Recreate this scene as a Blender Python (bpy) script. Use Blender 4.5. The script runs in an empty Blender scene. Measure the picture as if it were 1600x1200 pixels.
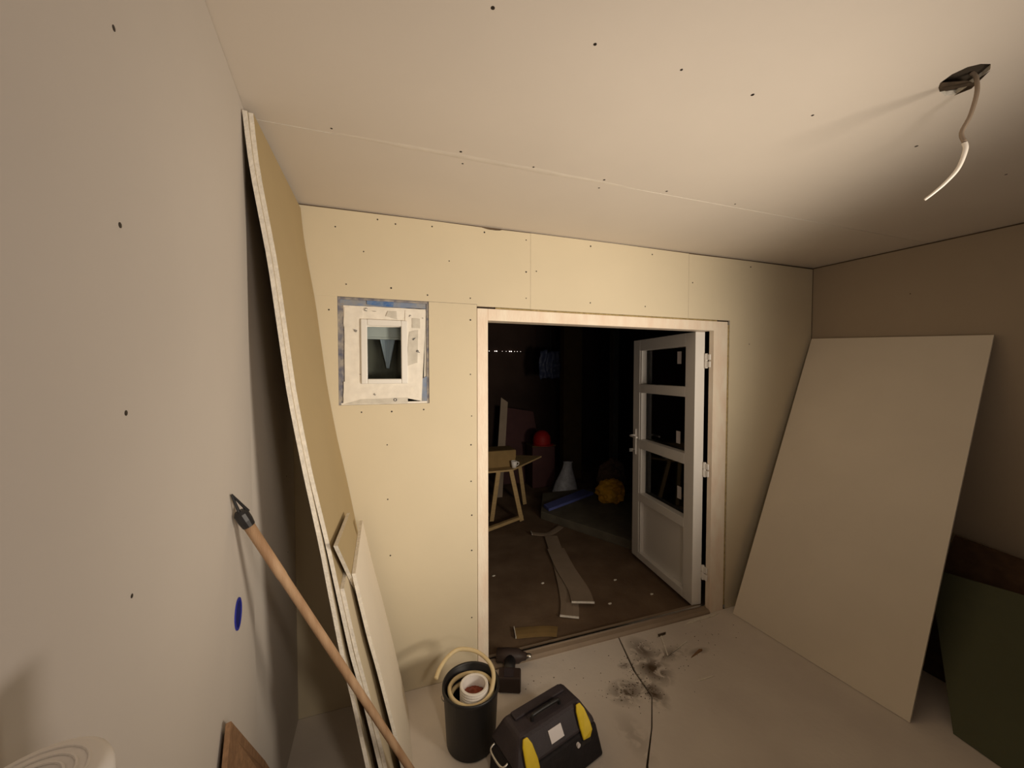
import bpy, bmesh, math, random
from mathutils import Vector, Matrix, noise
random.seed(7)
S = bpy.context.scene
C = S.collection
PI = math.pi

# ------------------------------------------------------------------ camera, world, light, exposure
cam_d = bpy.data.cameras.new('camera')
cam_d.sensor_fit = 'HORIZONTAL'; cam_d.sensor_width = 36.0; cam_d.lens = 36.0*595/1600
cam_d.clip_start = 0.02
cam = bpy.data.objects.new('camera', cam_d); C.objects.link(cam)
cam.location = (0, 0, 1.70)
cam.rotation_euler = (math.radians(90-1.8), 0, math.radians(-18.8))
S.camera = cam

w = bpy.data.worlds.new('world'); S.world = w; w.use_nodes = True
w.node_tree.nodes['Background'].inputs[0].default_value = (0.30, 0.42, 0.75, 1)
w.node_tree.nodes['Background'].inputs[1].default_value = 0.02

def spot(name, loc, target, power, color, radius, size=150, blend=1.0):
    l = bpy.data.lights.new(name, 'SPOT'); l.energy = power; l.color = color
    l.shadow_soft_size = radius; l.spot_size = math.radians(size); l.spot_blend = blend
    o = bpy.data.objects.new(name, l); C.objects.link(o); o.location = loc
    d = Vector(target)-Vector(loc); o.rotation_euler = d.to_track_quat('-Z', 'Y').to_euler()
    return o
LAMP = (1.0, 0.87, 0.70)
spot('work_lamp', (1.78, -0.35, 1.28), (0.66, 2.05, 1.80), 215, LAMP, 0.24, 97, 1.0)      # work lamp standing to the right of the camera
spot('fill_spot', (0.36, -0.25, 1.78), (0.12, 2.05, 0.80), 25, LAMP, 0.07, 74, 1.0)                    # weak fill added to lift the shade around the left sheets
def area(name, loc, target, power, color, size):
    l = bpy.data.lights.new(name, 'AREA'); l.energy = power; l.color = color; l.shape = 'DISK'; l.size = size
    o = bpy.data.objects.new(name, l); C.objects.link(o); o.location = loc
    d = Vector(target)-Vector(loc); o.rotation_euler = d.to_track_quat('-Z', 'Y').to_euler()
    return o
area('ceiling_fill', (0.62, -0.35, 1.20), (0.60, 0.45, 2.5), 8, (1.0, 0.88, 0.78), 0.30)  # unseen area fill, added to brighten the ceiling and its bounce

S.view_settings.view_transform = 'Standard'; S.view_settings.look = 'None'
S.view_settings.gamma = 1.0; S.view_settings.use_curve_mapping = False
S.view_settings.exposure = 0.0

# ------------------------------------------------------------------ materials
def mat(name, col, rough=0.8, var=0.0, scale=8.0, bump=0.0, bscale=60.0, metal=0.0, spec=0.3, col2=None, stretch=None, detail=4, emit=None, sheen=0):
    m = bpy.data.materials.new(name); m.use_nodes = True
    nt = m.node_tree; b = nt.nodes['Principled BSDF']
    b.inputs['Base Color'].default_value = (*col, 1); b.inputs['Roughness'].default_value = rough
    b.inputs['Metallic'].default_value = metal; b.inputs['Specular IOR Level'].default_value = spec
    if emit:
        b.inputs['Emission Color'].default_value = (*emit[0], 1); b.inputs['Emission Strength'].default_value = emit[1]
    tc = nt.nodes.new('ShaderNodeTexCoord'); mp = nt.nodes.new('ShaderNodeMapping')
    nt.links.new(tc.outputs['Object'], mp.inputs[0])
    if stretch: mp.inputs['Scale'].default_value = stretch
    if var > 0 or col2:
        n = nt.nodes.new('ShaderNodeTexNoise'); n.inputs['Scale'].default_value = scale; n.inputs['Detail'].default_value = detail
        nt.links.new(mp.outputs[0], n.inputs['Vector'])
        r = nt.nodes.new('ShaderNodeValToRGB')
        r.color_ramp.elements[0].position = 0.32; r.color_ramp.elements[1].position = 0.68
        c2 = col2 if col2 else tuple(c*(1-var) for c in col)
        r.color_ramp.elements[0].color = (*c2, 1); r.color_ramp.elements[1].color = (*col, 1)
        nt.links.new(n.outputs['Fac'], r.inputs[0]); nt.links.new(r.outputs[0], b.inputs['Base Color'])
    if bump > 0:
        n2 = nt.nodes.new('ShaderNodeTexNoise'); n2.inputs['Scale'].default_value = bscale; n2.inputs['Detail'].default_value = 5
        nt.links.new(mp.outputs[0], n2.inputs['Vector'])
        bp = nt.nodes.new('ShaderNodeBump'); bp.inputs['Strength'].default_value = bump; bp.inputs['Distance'].default_value = 0.01
        nt.links.new(n2.outputs['Fac'], bp.inputs['Height']); nt.links.new(bp.outputs[0], b.inputs['Normal'])
    return m
M = {}
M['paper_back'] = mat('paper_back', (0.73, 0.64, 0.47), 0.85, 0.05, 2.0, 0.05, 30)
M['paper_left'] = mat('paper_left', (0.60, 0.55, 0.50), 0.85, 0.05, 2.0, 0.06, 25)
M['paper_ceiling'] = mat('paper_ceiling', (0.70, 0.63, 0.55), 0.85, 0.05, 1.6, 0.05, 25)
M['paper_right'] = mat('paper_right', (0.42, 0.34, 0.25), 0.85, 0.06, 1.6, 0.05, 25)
M['paper_sheet'] = mat('paper_sheet', (0.62, 0.53, 0.38), 0.85, 0.06, 2.2, 0.05, 40)
M['paper_sheet_right'] = mat('paper_sheet_right', (0.84, 0.76, 0.64), 0.85, 0.07, 2.2, 0.05, 40)
M['paper_back_face'] = mat('paper_back_face', (0.44, 0.34, 0.19), 0.85, 0.06, 2.2, 0.05, 40)
M['paper_green'] = mat('paper_green', (0.10, 0.105, 0.06), 0.85, 0.1, 3.0, 0.05, 40)
M['gypsum'] = mat('gypsum', (0.88, 0.82, 0.72), 0.9, 0.18, 60, 0.3, 180)
M['plaster'] = mat('plaster', (0.80, 0.73, 0.62), 0.9, 0.08, 20, 0.3, 60)
M['filler'] = mat('filler', (0.74, 0.67, 0.58), 0.9, 0.10, 9, 0.1, 60)
M['gap'] = mat('gap', (0.05, 0.038, 0.026), 0.95)
M['screw'] = mat('screw', (0.05, 0.04, 0.035), 0.5, metal=0.6)
M['stud'] = mat('stud', (0.16, 0.11, 0.07), 0.9, 0.3, 6)
M['pvc'] = mat('pvc', (0.84, 0.82, 0.78), 0.35, spec=0.5)
M['leaf_paint'] = mat('leaf_paint', (0.86, 0.83, 0.79), 0.4, spec=0.4)
M['film'] = mat('film', (0.93, 0.84, 0.70), 0.5, 0.0, 14, 0.25, 80, col2=(0.86, 0.70, 0.56), stretch=(1, 1, 0.35))
M['foam'] = mat('foam', (0.55, 0.42, 0.20), 0.9, 0.35, 40, 0.8, 90)
M['membrane'] = mat('membrane', (0.20, 0.27, 0.42), 0.6, 0.0, 22, 0.1, 90, col2=(0.34, 0.34, 0.34))
M['membrane_dark'] = mat('membrane_dark', (0.12, 0.13, 0.20), 0.6, 0.0, 30, 0.3, 90, col2=(0.42, 0.38, 0.33))
M['blue_tape'] = mat('blue_tape', (0.05, 0.15, 0.42), 0.55, 0.0, 40, 0.2, 90, col2=(0.20, 0.28, 0.42))
M['white_tape'] = mat('white_tape', (0.92, 0.87, 0.78), 0.6, 0.10, 25, 0.10, 45)
M['grey_tape'] = mat('grey_tape', (0.70, 0.66, 0.58), 0.6, 0.15, 25, 0.10, 45)
M['print'] = mat('print', (0.03, 0.03, 0.05), 0.7)
M['blue_plastic'] = mat('blue_plastic', (0.02, 0.03, 0.35), 0.45, spec=0.5)
M['blue_inner'] = mat('blue_inner', (0.01, 0.015, 0.16), 0.6)
M['floor'] = None
M['wood_pole'] = mat('wood_pole', (0.50, 0.33, 0.20), 0.6, 0.0, 5, 0.2, 60, col2=(0.34, 0.20, 0.11), stretch=(6, 6, 0.8))
M['chipboard'] = mat('chipboard', (0.30, 0.17, 0.09), 0.85, 0.3, 60, 0.3, 120)
M['black'] = mat('black', (0.012, 0.011, 0.012), 0.45, spec=0.5)
M['black_soft'] = mat('black_soft', (0.022, 0.018, 0.020), 0.75, 0.3, 30, 0.2, 90)
M['charcoal'] = mat('charcoal', (0.045, 0.035, 0.040), 0.55, 0.2, 20, 0.2, 150)
M['yellow'] = mat('yellow', (0.80, 0.58, 0.03), 0.45, 0.1, 30)
M['label'] = mat('label', (0.75, 0.70, 0.70), 0.6)
M['steel'] = mat('steel', (0.60, 0.58, 0.55), 0.3, metal=1.0)
M['hose'] = mat('hose', (0.72, 0.58, 0.34), 0.5, 0.1, 20)
M['white_plastic'] = mat('white_plastic', (0.82, 0.78, 0.74), 0.45)
M['copper'] = mat('copper', (0.26, 0.05, 0.02), 0.6, 0.5, 40)
M['dark_tool'] = mat('dark_tool', (0.045, 0.030, 0.026), 0.5)
M['cable_white'] = mat('cable_white', (0.88, 0.82, 0.74), 0.45)
M['cable_dark'] = mat('cable_dark', (0.30, 0.23, 0.17), 0.6)
M['torn'] = mat('torn', (0.10, 0.07, 0.045), 0.95, 0.5, 60)
# outer room
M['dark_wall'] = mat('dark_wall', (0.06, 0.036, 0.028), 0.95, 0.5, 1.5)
M['outer_floor'] = mat('outer_floor', (0.20, 0.135, 0.085), 0.8, 0.0, 3.0, 0.3, 40, col2=(0.12, 0.075, 0.045))
M['concrete'] = mat('concrete', (0.17, 0.15, 0.11), 0.9, 0.3, 5, 0.4, 50)
M['pine'] = mat('pine', (0.52, 0.36, 0.17), 0.7, 0.2, 12, stretch=(1, 1, 4))
M['carton'] = mat('carton', (0.28, 0.18, 0.07), 0.85, 0.2, 8)
M['maroon'] = mat('maroon', (0.09, 0.035, 0.035), 0.7, 0.2, 5)
M['red'] = mat('red', (0.30, 0.008, 0.006), 0.6)
M['bag_white'] = mat('bag_white', (0.55, 0.56, 0.60), 0.5, 0.3, 20, 0.5, 30)
M['bag_yellow'] = mat('bag_yellow', (0.80, 0.42, 0.03), 0.5, 0.3, 14, 0.5, 30)
M['sack'] = mat('sack', (0.18, 0.11, 0.07), 0.9, 0.3, 14, 0.5, 30)
M['blue_plank'] = mat('blue_plank', (0.14, 0.17, 0.48), 0.6, 0.1, 14)
M['blue_sheet'] = mat('blue_sheet', (0.04, 0.05, 0.10), 0.5, 0.3, 12, 0.4, 20)
M['post'] = mat('post', (0.16, 0.15, 0.11), 0.8, 0.2, 8)
M['brown_post'] = mat('brown_post', (0.10, 0.065, 0.025), 0.8, 0.2, 8)
M['strip'] = mat('strip', (0.34, 0.26, 0.19), 0.7, 0.15, 6)
M['led'] = mat('led', (0.9, 0.9, 0.9), 0.5, emit=((1.0, 0.88, 0.8), 2.0))
M['wire'] = mat('wire', (0.02, 0.02, 0.02), 0.6)
M['blind'] = mat('blind', (0.85, 0.85, 0.86), 0.6)
M['pale_cloth'] = mat('pale_cloth', (0.62, 0.70, 0.85), 0.7)
M['grey_cloth'] = mat('grey_cloth', (0.20, 0.19, 0.16), 0.9, 0.3, 10)

def glass_mat():
    m = bpy.data.materials.new('glass'); m.use_nodes = True; nt = m.node_tree; nt.nodes.clear()
    o = nt.nodes.new('ShaderNodeOutputMaterial'); mx = nt.nodes.new('ShaderNodeMixShader')
    t = nt.nodes.new('ShaderNodeBsdfTransparent'); g = nt.nodes.new('ShaderNodeBsdfGlossy'); f = nt.nodes.new('ShaderNodeFresnel')
    t.inputs[0].default_value = (0.85, 0.88, 0.87, 1); g.inputs['Roughness'].default_value = 0.03; f.inputs[0].default_value = 1.5
    nt.links.new(f.outputs[0], mx.inputs[0]); nt.links.new(t.outputs[0], mx.inputs[1]); nt.links.new(g.outputs[0], mx.inputs[2])
    nt.links.new(mx.outputs[0], o.inputs[0]); return m
M['glass'] = glass_mat()

def floor_mat():
    # pale screed with mud stains of their own shape near the doorway
    m = bpy.data.materials.new('screed'); m.use_nodes = True; nt = m.node_tree; b = nt.nodes['Principled BSDF']
    b.inputs['Roughness'].default_value = 0.8; b.inputs['Specular IOR Level'].default_value = 0.25
    tc = nt.nodes.new('ShaderNodeTexCoord')
    n = nt.nodes.new('ShaderNodeTexNoise'); n.inputs['Scale'].default_value = 2.5; n.inputs['Detail'].default_value = 5
    nt.links.new(tc.outputs['Object'], n.inputs['Vector'])
    r = nt.nodes.new('ShaderNodeValToRGB'); r.color_ramp.elements[0].position = .35; r.color_ramp.elements[1].position = .65
    r.color_ramp.elements[0].color = (0.66, 0.59, 0.53, 1); r.color_ramp.elements[1].color = (0.73, 0.66, 0.59, 1)
    nt.links.new(n.outputs['Fac'], r.inputs[0])
    n2 = nt.nodes.new('ShaderNodeTexNoise'); n2.inputs['Scale'].default_value = 13; n2.inputs['Detail'].default_value = 4; n2.inputs['Distortion'].default_value = 1.2
    nt.links.new(tc.outputs['Object'], n2.inputs['Vector'])
    acc = None
    for (x, y, rx, ry, k) in [(1.45, 1.76, .075, .09, 1.0), (1.345, 1.625, .045, .08, 1.0), (1.215, 1.67, .08, .06, .9), (1.31, 1.83, .03, .02, .7), (1.49, 1.89, .06, .09, .8), (1.60, 1.82, .13, .04, .6), (1.80, 1.78, .06, .02, .6), (1.10, 1.45, .05, .10, .3), (0.85, 1.80, .035, .02, .6)]:
        mp = nt.nodes.new('ShaderNodeMapping'); mp.vector_type = 'POINT'
        mp.inputs['Location'].default_value = (-x/rx, -y/ry, 0); mp.inputs['Scale'].default_value = (1/rx, 1/ry, 0)
        nt.links.new(tc.outputs['Object'], mp.inputs[0])
        L = nt.nodes.new('ShaderNodeVectorMath'); L.operation = 'LENGTH'; nt.links.new(mp.outputs[0], L.inputs[0])
        q = nt.nodes.new('ShaderNodeMapRange'); q.inputs[1].default_value = 1.6; q.inputs[2].default_value = 0.2; q.inputs[3].default_value = 0; q.inputs[4].default_value = k
        nt.links.new(L.outputs['Value'], q.inputs[0])
        if acc is None: acc = q.outputs[0]
        else:
            a = nt.nodes.new('ShaderNodeMath'); a.operation = 'MAXIMUM'; nt.links.new(acc, a.inputs[0]); nt.links.new(q.outputs[0], a.inputs[1]); acc = a.outputs[0]
    q2 = nt.nodes.new('ShaderNodeMapRange'); q2.inputs[1].default_value = .36; q2.inputs[2].default_value = .52
    nt.links.new(n2.outputs['Fac'], q2.inputs[0])
    mu = nt.nodes.new('ShaderNodeMath'); mu.operation = 'MULTIPLY'; nt.links.new(acc, mu.inputs[0]); nt.links.new(q2.outputs[0], mu.inputs[1])
    mx = nt.nodes.new('ShaderNodeMix'); mx.data_type = 'RGBA'
    nt.links.new(mu.outputs[0], mx.inputs[0]); nt.links.new(r.outputs[0], mx.inputs[6]); mx.inputs[7].default_value = (0.10, 0.065, 0.04, 1)
    nt.links.new(mx.outputs[2], b.inputs['Base Color'])
    bp = nt.nodes.new('ShaderNodeBump'); bp.inputs['Strength'].default_value = .15; bp.inputs['Distance'].default_value = .01
    n3 = nt.nodes.new('ShaderNodeTexNoise'); n3.inputs['Scale'].default_value = 35; nt.links.new(tc.outputs['Object'], n3.inputs['Vector'])
    nt.links.new(n3.outputs['Fac'], bp.inputs['Height']); nt.links.new(bp.outputs[0], b.inputs['Normal'])
    return m
M['floor'] = floor_mat()

# ------------------------------------------------------------------ helpers
def thing(name, label, cat, loc=(0, 0, 0), rotz=0.0, group=None):
    o = bpy.data.objects.new(name, None); C.objects.link(o); o.empty_display_size = 0.05
    o.location = loc; o.rotation_euler = (0, 0, rotz); o['label'] = label; o['category'] = cat
    if group: o['group'] = group
    return o
def obj(name, bm, mats, parent=None, world=False, smooth=False, bevel=0):
    """link bm as one mesh; world=True means the vertices are world coordinates (parent unrotated)"""
    if not isinstance(mats, (list, tuple)): mats = [mats]
    if world and parent is not None:
        off = Vector(parent.location)
        p = parent.parent
        while p is not None: off += Vector(p.location); p = p.parent
        bmesh.ops.translate(bm, verts=bm.verts, vec=-off)
    bmesh.ops.recalc_face_normals(bm, faces=bm.faces)
    me = bpy.data.meshes.new(name); bm.to_mesh(me); bm.free()
    for m in mats: me.materials.append(m)
    o = bpy.data.objects.new(name, me); C.objects.link(o)
    if parent is not None: o.parent = parent
    if smooth:
        for p in me.polygons: p.use_smooth = True
    if bevel:
        md = o.modifiers.new('bevel', 'BEVEL'); md.width = bevel; md.segments = 2; md.limit_method = 'ANGLE'
    return o
def tag(o, label, cat, group=None):
    o['label'] = label; o['category'] = cat
    if group: o['group'] = group
    return o
def struct(o): o['kind'] = 'structure'; return o
def nb(): return bmesh.new()
def solid(bm, th):
    bm.normal_update(); bmesh.ops.solidify(bm, geom=bm.faces[:], thickness=th)
def box(bm, x0, x1, y0, y1, z0, z1, mi=0, mtx=None):
    vs = [bm.verts.new((x, y, z)) for x in (x0, x1) for y in (y0, y1) for z in (z0, z1)]
    if mtx is not None:
        for v in vs: v.co = mtx @ v.co
    for f in ((0, 1, 3, 2), (4, 6, 7, 5), (0, 4, 5, 1), (2, 3, 7, 6), (0, 2, 6, 4), (1, 5, 7, 3)):
        fc = bm.faces.new([vs[i] for i in f]); fc.material_index = mi
    return bm
def hexa(bm, pts, mi=0):
    """8 points: bottom loop 4, top loop 4"""
    vs = [bm.verts.new(p) for p in pts]
    for f in ((3, 2, 1, 0), (4, 5, 6, 7), (0, 1, 5, 4), (1, 2, 6, 5), (2, 3, 7, 6), (3, 0, 4, 7)):
        bm.faces.new([vs[i] for i in f]).material_index = mi
    return bm
def prism(bm, outline, d, fi=0, ei=1):
    """outline: list of 3D points (planar), extruded by vector d; faces mat fi, edges mat ei"""
    d = Vector(d); a = [bm.verts.new(p) for p in outline]; b = [bm.verts.new(Vector(p)+d) for p in outline]
    n = len(a)
    bm.faces.new(a).material_index = fi; bm.faces.new(list(reversed(b))).material_index = fi
    for i in range(n):
        bm.faces.new([a[i], b[i], b[(i+1) % n], a[(i+1) % n]]).material_index = ei
    return bm
def frame_of(t):
    t = t.normalized(); u = t.cross(Vector((0, 0, 1)))
    if u.length < 1e-3: u = t.cross(Vector((1, 0, 0)))
    u.normalize(); return u, t.cross(u).normalized()
def tube(bm, pts, rad, seg=10, cap=True, mi=0):
    pts = [Vector(p) for p in pts]; n = len(pts)
    rads = rad if isinstance(rad, (list, tuple)) else [rad]*n
    rings = []; u = None
    for i, p in enumerate(pts):
        t = (pts[min(i+1, n-1)]-pts[max(i-1, 0)]).normalized()
        if u is None: u, v = frame_of(t)
        else:
            u = (u-t*u.dot(t)).normalized(); v = t.cross(u)
        rings.append([bm.verts.new(p+(u*math.cos(2*PI*k/seg)+v*math.sin(2*PI*k/seg))*rads[i]) for k in range(seg)])
    for i in range(n-1):
        for k in range(seg):
            bm.faces.new([rings[i][k], rings[i][(k+1) % seg], rings[i+1][(k+1) % seg], rings[i+1][k]]).material_index = mi
    if cap:
        bm.faces.new(rings[0]).material_index = mi; bm.faces.new(list(reversed(rings[-1]))).material_index = mi
    return bm
def lathe(bm, prof, c=(0, 0, 0), seg=32, mi=0, closed=False):
    """prof: list of (r,z)"""
    rings = []
    for r, z in prof:
        rings.append([bm.verts.new((c[0]+r*math.cos(2*PI*k/seg), c[1]+r*math.sin(2*PI*k/seg), c[2]+z)) for k in range(seg)] if r > 1e-5 else [bm.verts.new((c[0], c[1], c[2]+z))])
    for a, b in zip(rings[:-1], rings[1:]):
        for k in range(seg):
            k2 = (k+1) % seg
            if len(a) == 1 and len(b) == 1: continue
            if len(a) == 1: f = bm.faces.new([a[0], b[k], b[k2]])
            elif len(b) == 1: f = bm.faces.new([a[k], a[k2], b[0]])
            else: f = bm.faces.new([a[k], a[k2], b[k2], b[k]])
            f.material_index = mi
    return bm
def blob(bm, c, s, sub=3, amp=0.2, fr=3.0, seed=0, flat=None):
    r = bmesh.ops.create_icosphere(bm, subdivisions=sub, radius=1.0)
    for v in r['verts']:
        p = v.co.copy(); k = 1+amp*noise.noise(p*fr*0.5+Vector((seed, seed*2.1, 0)))+amp*.4*noise.noise(p*fr*1.7+Vector((seed, 0, seed)))
        q = Vector((p.x*s[0]*k, p.y*s[1]*k, p.z*s[2]*k))
        if flat is not None and q.z < flat: q.z = flat
        v.co = q+Vector(c)
    return bm
def catmull(P, n=6):
    P = [Vector(p) for p in P]; out = []
    for i in range(len(P)-1):
        p0 = P[max(i-1, 0)]; p1 = P[i]; p2 = P[i+1]; p3 = P[min(i+2, len(P)-1)]
        for k in range(n):
            t = k/n
            out.append(.5*((2*p1)+(-p0+p2)*t+(2*p0-5*p1+4*p2-p3)*t*t+(-p0+3*p1-3*p2+p3)*t**3))
    out.append(P[-1]); return out

# ================================================================== ROOM SHELL
H = 2.5; D = 2.05; T = 0.0125
def LX(y): return -0.39+0.10*(1.38-y)            # skewed old wall on the left
def RX(y): return 3.145+0.10*(2.05-y)            # right wall runs parallel to it
YB = -2.4                                         # rear of the room, behind the camera

# floor of the room: screed base with two slabs, an irregular joint between them
fl = struct(obj('floor', box(nb(), -0.62, 3.75, YB-.1, D, -0.12, -0.012), M['gap']))
jl = [(1.415, D), (1.335, 1.78), (1.315, 1.60), (1.20, 1.46), (1.06, 1.32), (0.80, 0.9), (0.5, YB)]
jr = [(x+.009+.004*math.sin(i*2), y) for i, (x, y) in enumerate(jl)]
o = obj('floor_slab', prism(nb(), [(-0.56, YB, -.012), (-.56, D, -.012)]+[(x, y, -.012) for x, y in jl], (0, 0, .012), 0, 0), M['floor'], fl)
o = obj('floor_slab', prism(nb(), [(x, y, -.012) for x, y in jr]+[(3.7, YB, -.012), (3.7, D, -.012)], (0, 0, .012), 0, 0), M['floor'], fl)

# back wall: dark stud wall with openings, plasterboard panels screwed on it
DX0, DX1, DZ = 0.494, 2.302, 2.055
WX0, WX1, WZ0, WZ1 = -0.205, 0.235, 1.535, 2.070
wb = nb(); YW0, YW1 = D+T, D+.085
for x0, x1, z0, z1 in [(-.60, WX0-.01, 0, H), (WX0-.01, WX1+.01, 0, WZ0-.01), (WX0-.01, WX1+.01, WZ1+.01, H), (WX1+.01, DX0-.002, 0, H), (DX0-.002, DX1+.02, DZ+.004, H), (DX1+.02, 3.6, 0, H)]:
    box(wb, x0, x1, YW0, YW1, z0, z1)
wback = struct(obj('wall_back', wb, M['stud']))
def panel(parent, pts, m, name='plasterboard_panel'):
    return obj(name, prism(nb(), [(x, D, z) for x, z in pts], (0, T, 0), 0, 1), [m, M['gypsum']], parent)
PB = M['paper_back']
panel(wback, [(-.405, .001), (.4935, .001), (.4935, 2.0695), (WX1, 2.0695), (WX1, WZ0), (WX0, WZ0), (WX0, 2.0708), (-.405, 2.0708)], PB)
panel(wback, [(-.405, 2.0710), (.495, 2.0712), (.495, 2.0615), (.8094, 2.0615), (.8094, 2.492), (.64, 2.491), (.625, 2.486), (.60, 2.484), (.56, 2.484), (.535, 2.488), (.52, 2.491), (.25, 2.493), (-.405, 2.490)], PB)
panel(wback, [(.8108, 2.061), (1.9463, 2.061), (1.9463, 2.490), (1.4, 2.494), (.8108, 2.493)], PB)
panel(wback, [(DX1+.012, .001), (3.14, .001), (3.14, 2.487), (2.5, 2.490), (1.9477, 2.488), (1.9477, 2.061), (DX1+.012, 2.061)], PB)
def screw_dots(parent, pts, axis, name='screw_heads', r=0.0042):
    bm = nb()
    for p in pts:
        p = Vector(p); n = Vector(axis)
        u, v = frame_of(n); a = random.uniform(0, PI); rr = r*random.uniform(.8, 1.25)
        # small countersunk dimple ring and head
        ring = [bm.verts.new(p+n*.0006+(u*math.cos(2*PI*k/8+a)*rr*1.0+v*math.sin(2*PI*k/8+a)*rr)) for k in range(8)]
        c = bm.verts.new(p+n*.0010)
        base = [bm.verts.new(q.co-n*.0012) for q in ring]
        for k in range(8):
            bm.faces.new([ring[k], ring[(k+1) % 8], c]); bm.faces.new([ring[k], base[k], base[(k+1) % 8], ring[(k+1) % 8]])
    o = obj(name, bm, M['screw'], parent); o['kind'] = 'stuff'; return o
bs = [(-.209, 2.406), (-.082, 2.299), (-.015, 2.465), (.071, 2.453), (.255, 2.463), (.344, 2.292), (.538, 2.466), (.783, 2.451), (.783, 2.271), (.846, 2.28), (.783, 2.122), (.458, 2.102), (-.164, 2.132), (.047, 2.128), (.229, 2.104), (-.243, 2.003), (.02, 1.326), (.02, 1.043), (.03, .747), (.029, .308), (-.101, 1.498), (.044, 1.497), (.205, 1.502), (.458, 1.984), (.457, 1.687), (.463, 1.458), (.459, 1.299), (.459, 1.096), (.462, .906), (.461, .708), (.46, .327), (1.2, 2.12), (1.6, 2.12), (1.2, 2.46), (1.65, 2.455), (1.98, 2.3), (2.5, 2.45), (2.5, 1.9)]
screw_dots(wback, [(x, D, z) for x, z in bs], (0, -1, 0), r=.0040)

# ceiling
ce = struct(obj('ceiling', box(nb(), -.7, 3.8, YB-.1, D+.085, H+T, H+.12), M['gap']))
hole = [(1.470, .640), (1.458, .612), (1.462, .585), (1.480, .568), (1.505, .560), (1.530, .570), (1.545, .590), (1.560, .622), (1.572, .650), (1.552, .664), (1.515, .660), (1.490, .652)]
def ceil_panel(out, hl=None):
    bm = nb()
    for z, mi in ((H, 0), (H+T, 0)):
        vs = [bm.verts.new((x, y, z)) for x, y in out]
        if hl:
            hv = [bm.verts.new((x, y, z)) for x, y in hl]
            # bridge: split the panel with a cut through the hole (left and right halves)
            n = len(hv)
            for f in bmesh.ops.triangle_fill(bm, use_beauty=True, edges=[bm.edges.new((vs[i], vs[(i+1) % len(vs)])) for i in range(len(vs))]+[bm.edges.new((hv[i], hv[(i+1) % n])) for i in range(n)])['geom']:
                if isinstance(f, bmesh.types.BMFace): f.material_index = 0
        else: bm.faces.new(vs)
    bm.verts.ensure_lookup_table()
    def wall(loop):
        n = len(loop)
        for i in range(n):
            a, b = loop[i], loop[(i+1) % n]
            vs = [bm.verts.new((*a, H)), bm.verts.new((*b, H)), bm.verts.new((*b, H+T)), bm.verts.new((*a, H+T))]
            bm.faces.new(vs).material_index = 1
    wall(out)
    if hl: wall(hl)
    return bm
def obj_raw(name, bm, mats, parent=None):
    me = bpy.data.meshes.new(name); bm.to_mesh(me); bm.free()
    for m in mats: me.materials.append(m)
    o = bpy.data.objects.new(name, me); C.objects.link(o)
    if parent: o.parent = parent
    return o
PC = M['paper_ceiling']
JY = 1.428
obj_raw('plasterboard_panel', ceil_panel([(-.6, JY+.0015), (3.5, JY+.0015), (3.5, D+.012), (-.6, D+.012)]), [PC, M['gypsum']], ce)
obj_raw('plasterboard_panel', ceil_panel([(-.6, JY-1.20), (3.6, JY-1.20), (3.6, JY-.0015), (-.6, JY-.0015)], hole), [PC, M['gypsum']], ce)
obj_raw('plasterboard_panel', ceil_panel([(-.6, YB), (3.75, YB), (3.75, JY-1.203), (-.6, JY-1.203)]), [PC, M['gypsum']], ce)
# lumpy strip of filler along the ceiling joint
bm = nb(); n = 60; rows = []
for i in range(n+1):
    x = -.22+1.35*i/n; wv = noise.noise(Vector((x*5, 0, 3))); wd = .016+.006*noise.noise(Vector((x*9, 4, 0)))
    fade = max(0.05, min(1, (1.15-x)/.5, (x+.23)/.35)); wd *= fade
    yc = JY-.004+.004*wv
    rows.append([bm.verts.new((x, yc-wd, H+.0001)), bm.verts.new((x, yc-wd*.4, H-.0012*fade)), bm.verts.new((x, yc+wd*.4, H-.0014*fade)), bm.verts.new((x, yc+wd, H+.0002))])
for a, b in zip(rows[:-1], rows[1:]):
    for k in range(3): bm.faces.new([a[k], a[k+1], b[k+1], b[k]])
obj('joint_filler', bm, M['filler'], ce, smooth=True)
cs = [(.238, .83), (.5, .839), (.758, .834), (1.02, .841), (1.278, .846), (.278, 1.394), (.567, 1.405), (.883, 1.402), (1.2, 1.40), (1.6, 1.40), (1.8, .84), (-.15, 1.40), (-.02, .84), (2.4, .84), (.3, 1.47), (.9, 1.47)]
screw_dots(ce, [(x, y, H) for x, y in cs], (0, 0, -1), r=.0042)

# left wall: near panel follows the skewed wall, far panel sits one board thickness back
wl = nb(); hexa(wl, [(LX(YB)-T, YB, 0), (-.39-T*1.05, 1.38, 0), (-.66, 1.38, 0), (-.66, YB, 0), (LX(YB)-T, YB, H), (-.39-T*1.05, 1.38, H), (-.66, 1.38, H), (-.66, YB, H)])
box(wl, -.66, -.419, 1.38, D+.012, 0, H)
wleft = struct(obj('wall_left', wl, M['stud']))
def side_panel(parent, f, y0, y1, z0, z1, m, th):
    bm = nb()
    pts = [(f(y0), y0, z0), (f(y1), y1, z0), (f(y1), y1, z1), (f(y0), y0, z1)]
    prism(bm, pts, (th, 0, 0), 0, 1); return obj('plasterboard_panel', bm, [m, M['gypsum']], parent)
side_panel(wleft, LX, .182, 1.38, .004, 2.498, M['paper_left'], -T)
side_panel(wleft, LX, -1.02, .180, .004, 2.498, M['paper_left'], -T)
side_panel(wleft, LX, YB, -1.022, .004, 2.498, M['paper_left'], -T)
side_panel(wleft, lambda y: -.405, 1.383, D-.001, .004, 2.494, M['paper_left'], -T)
nl = Vector((1, .1, 0)).normalized()
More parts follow.
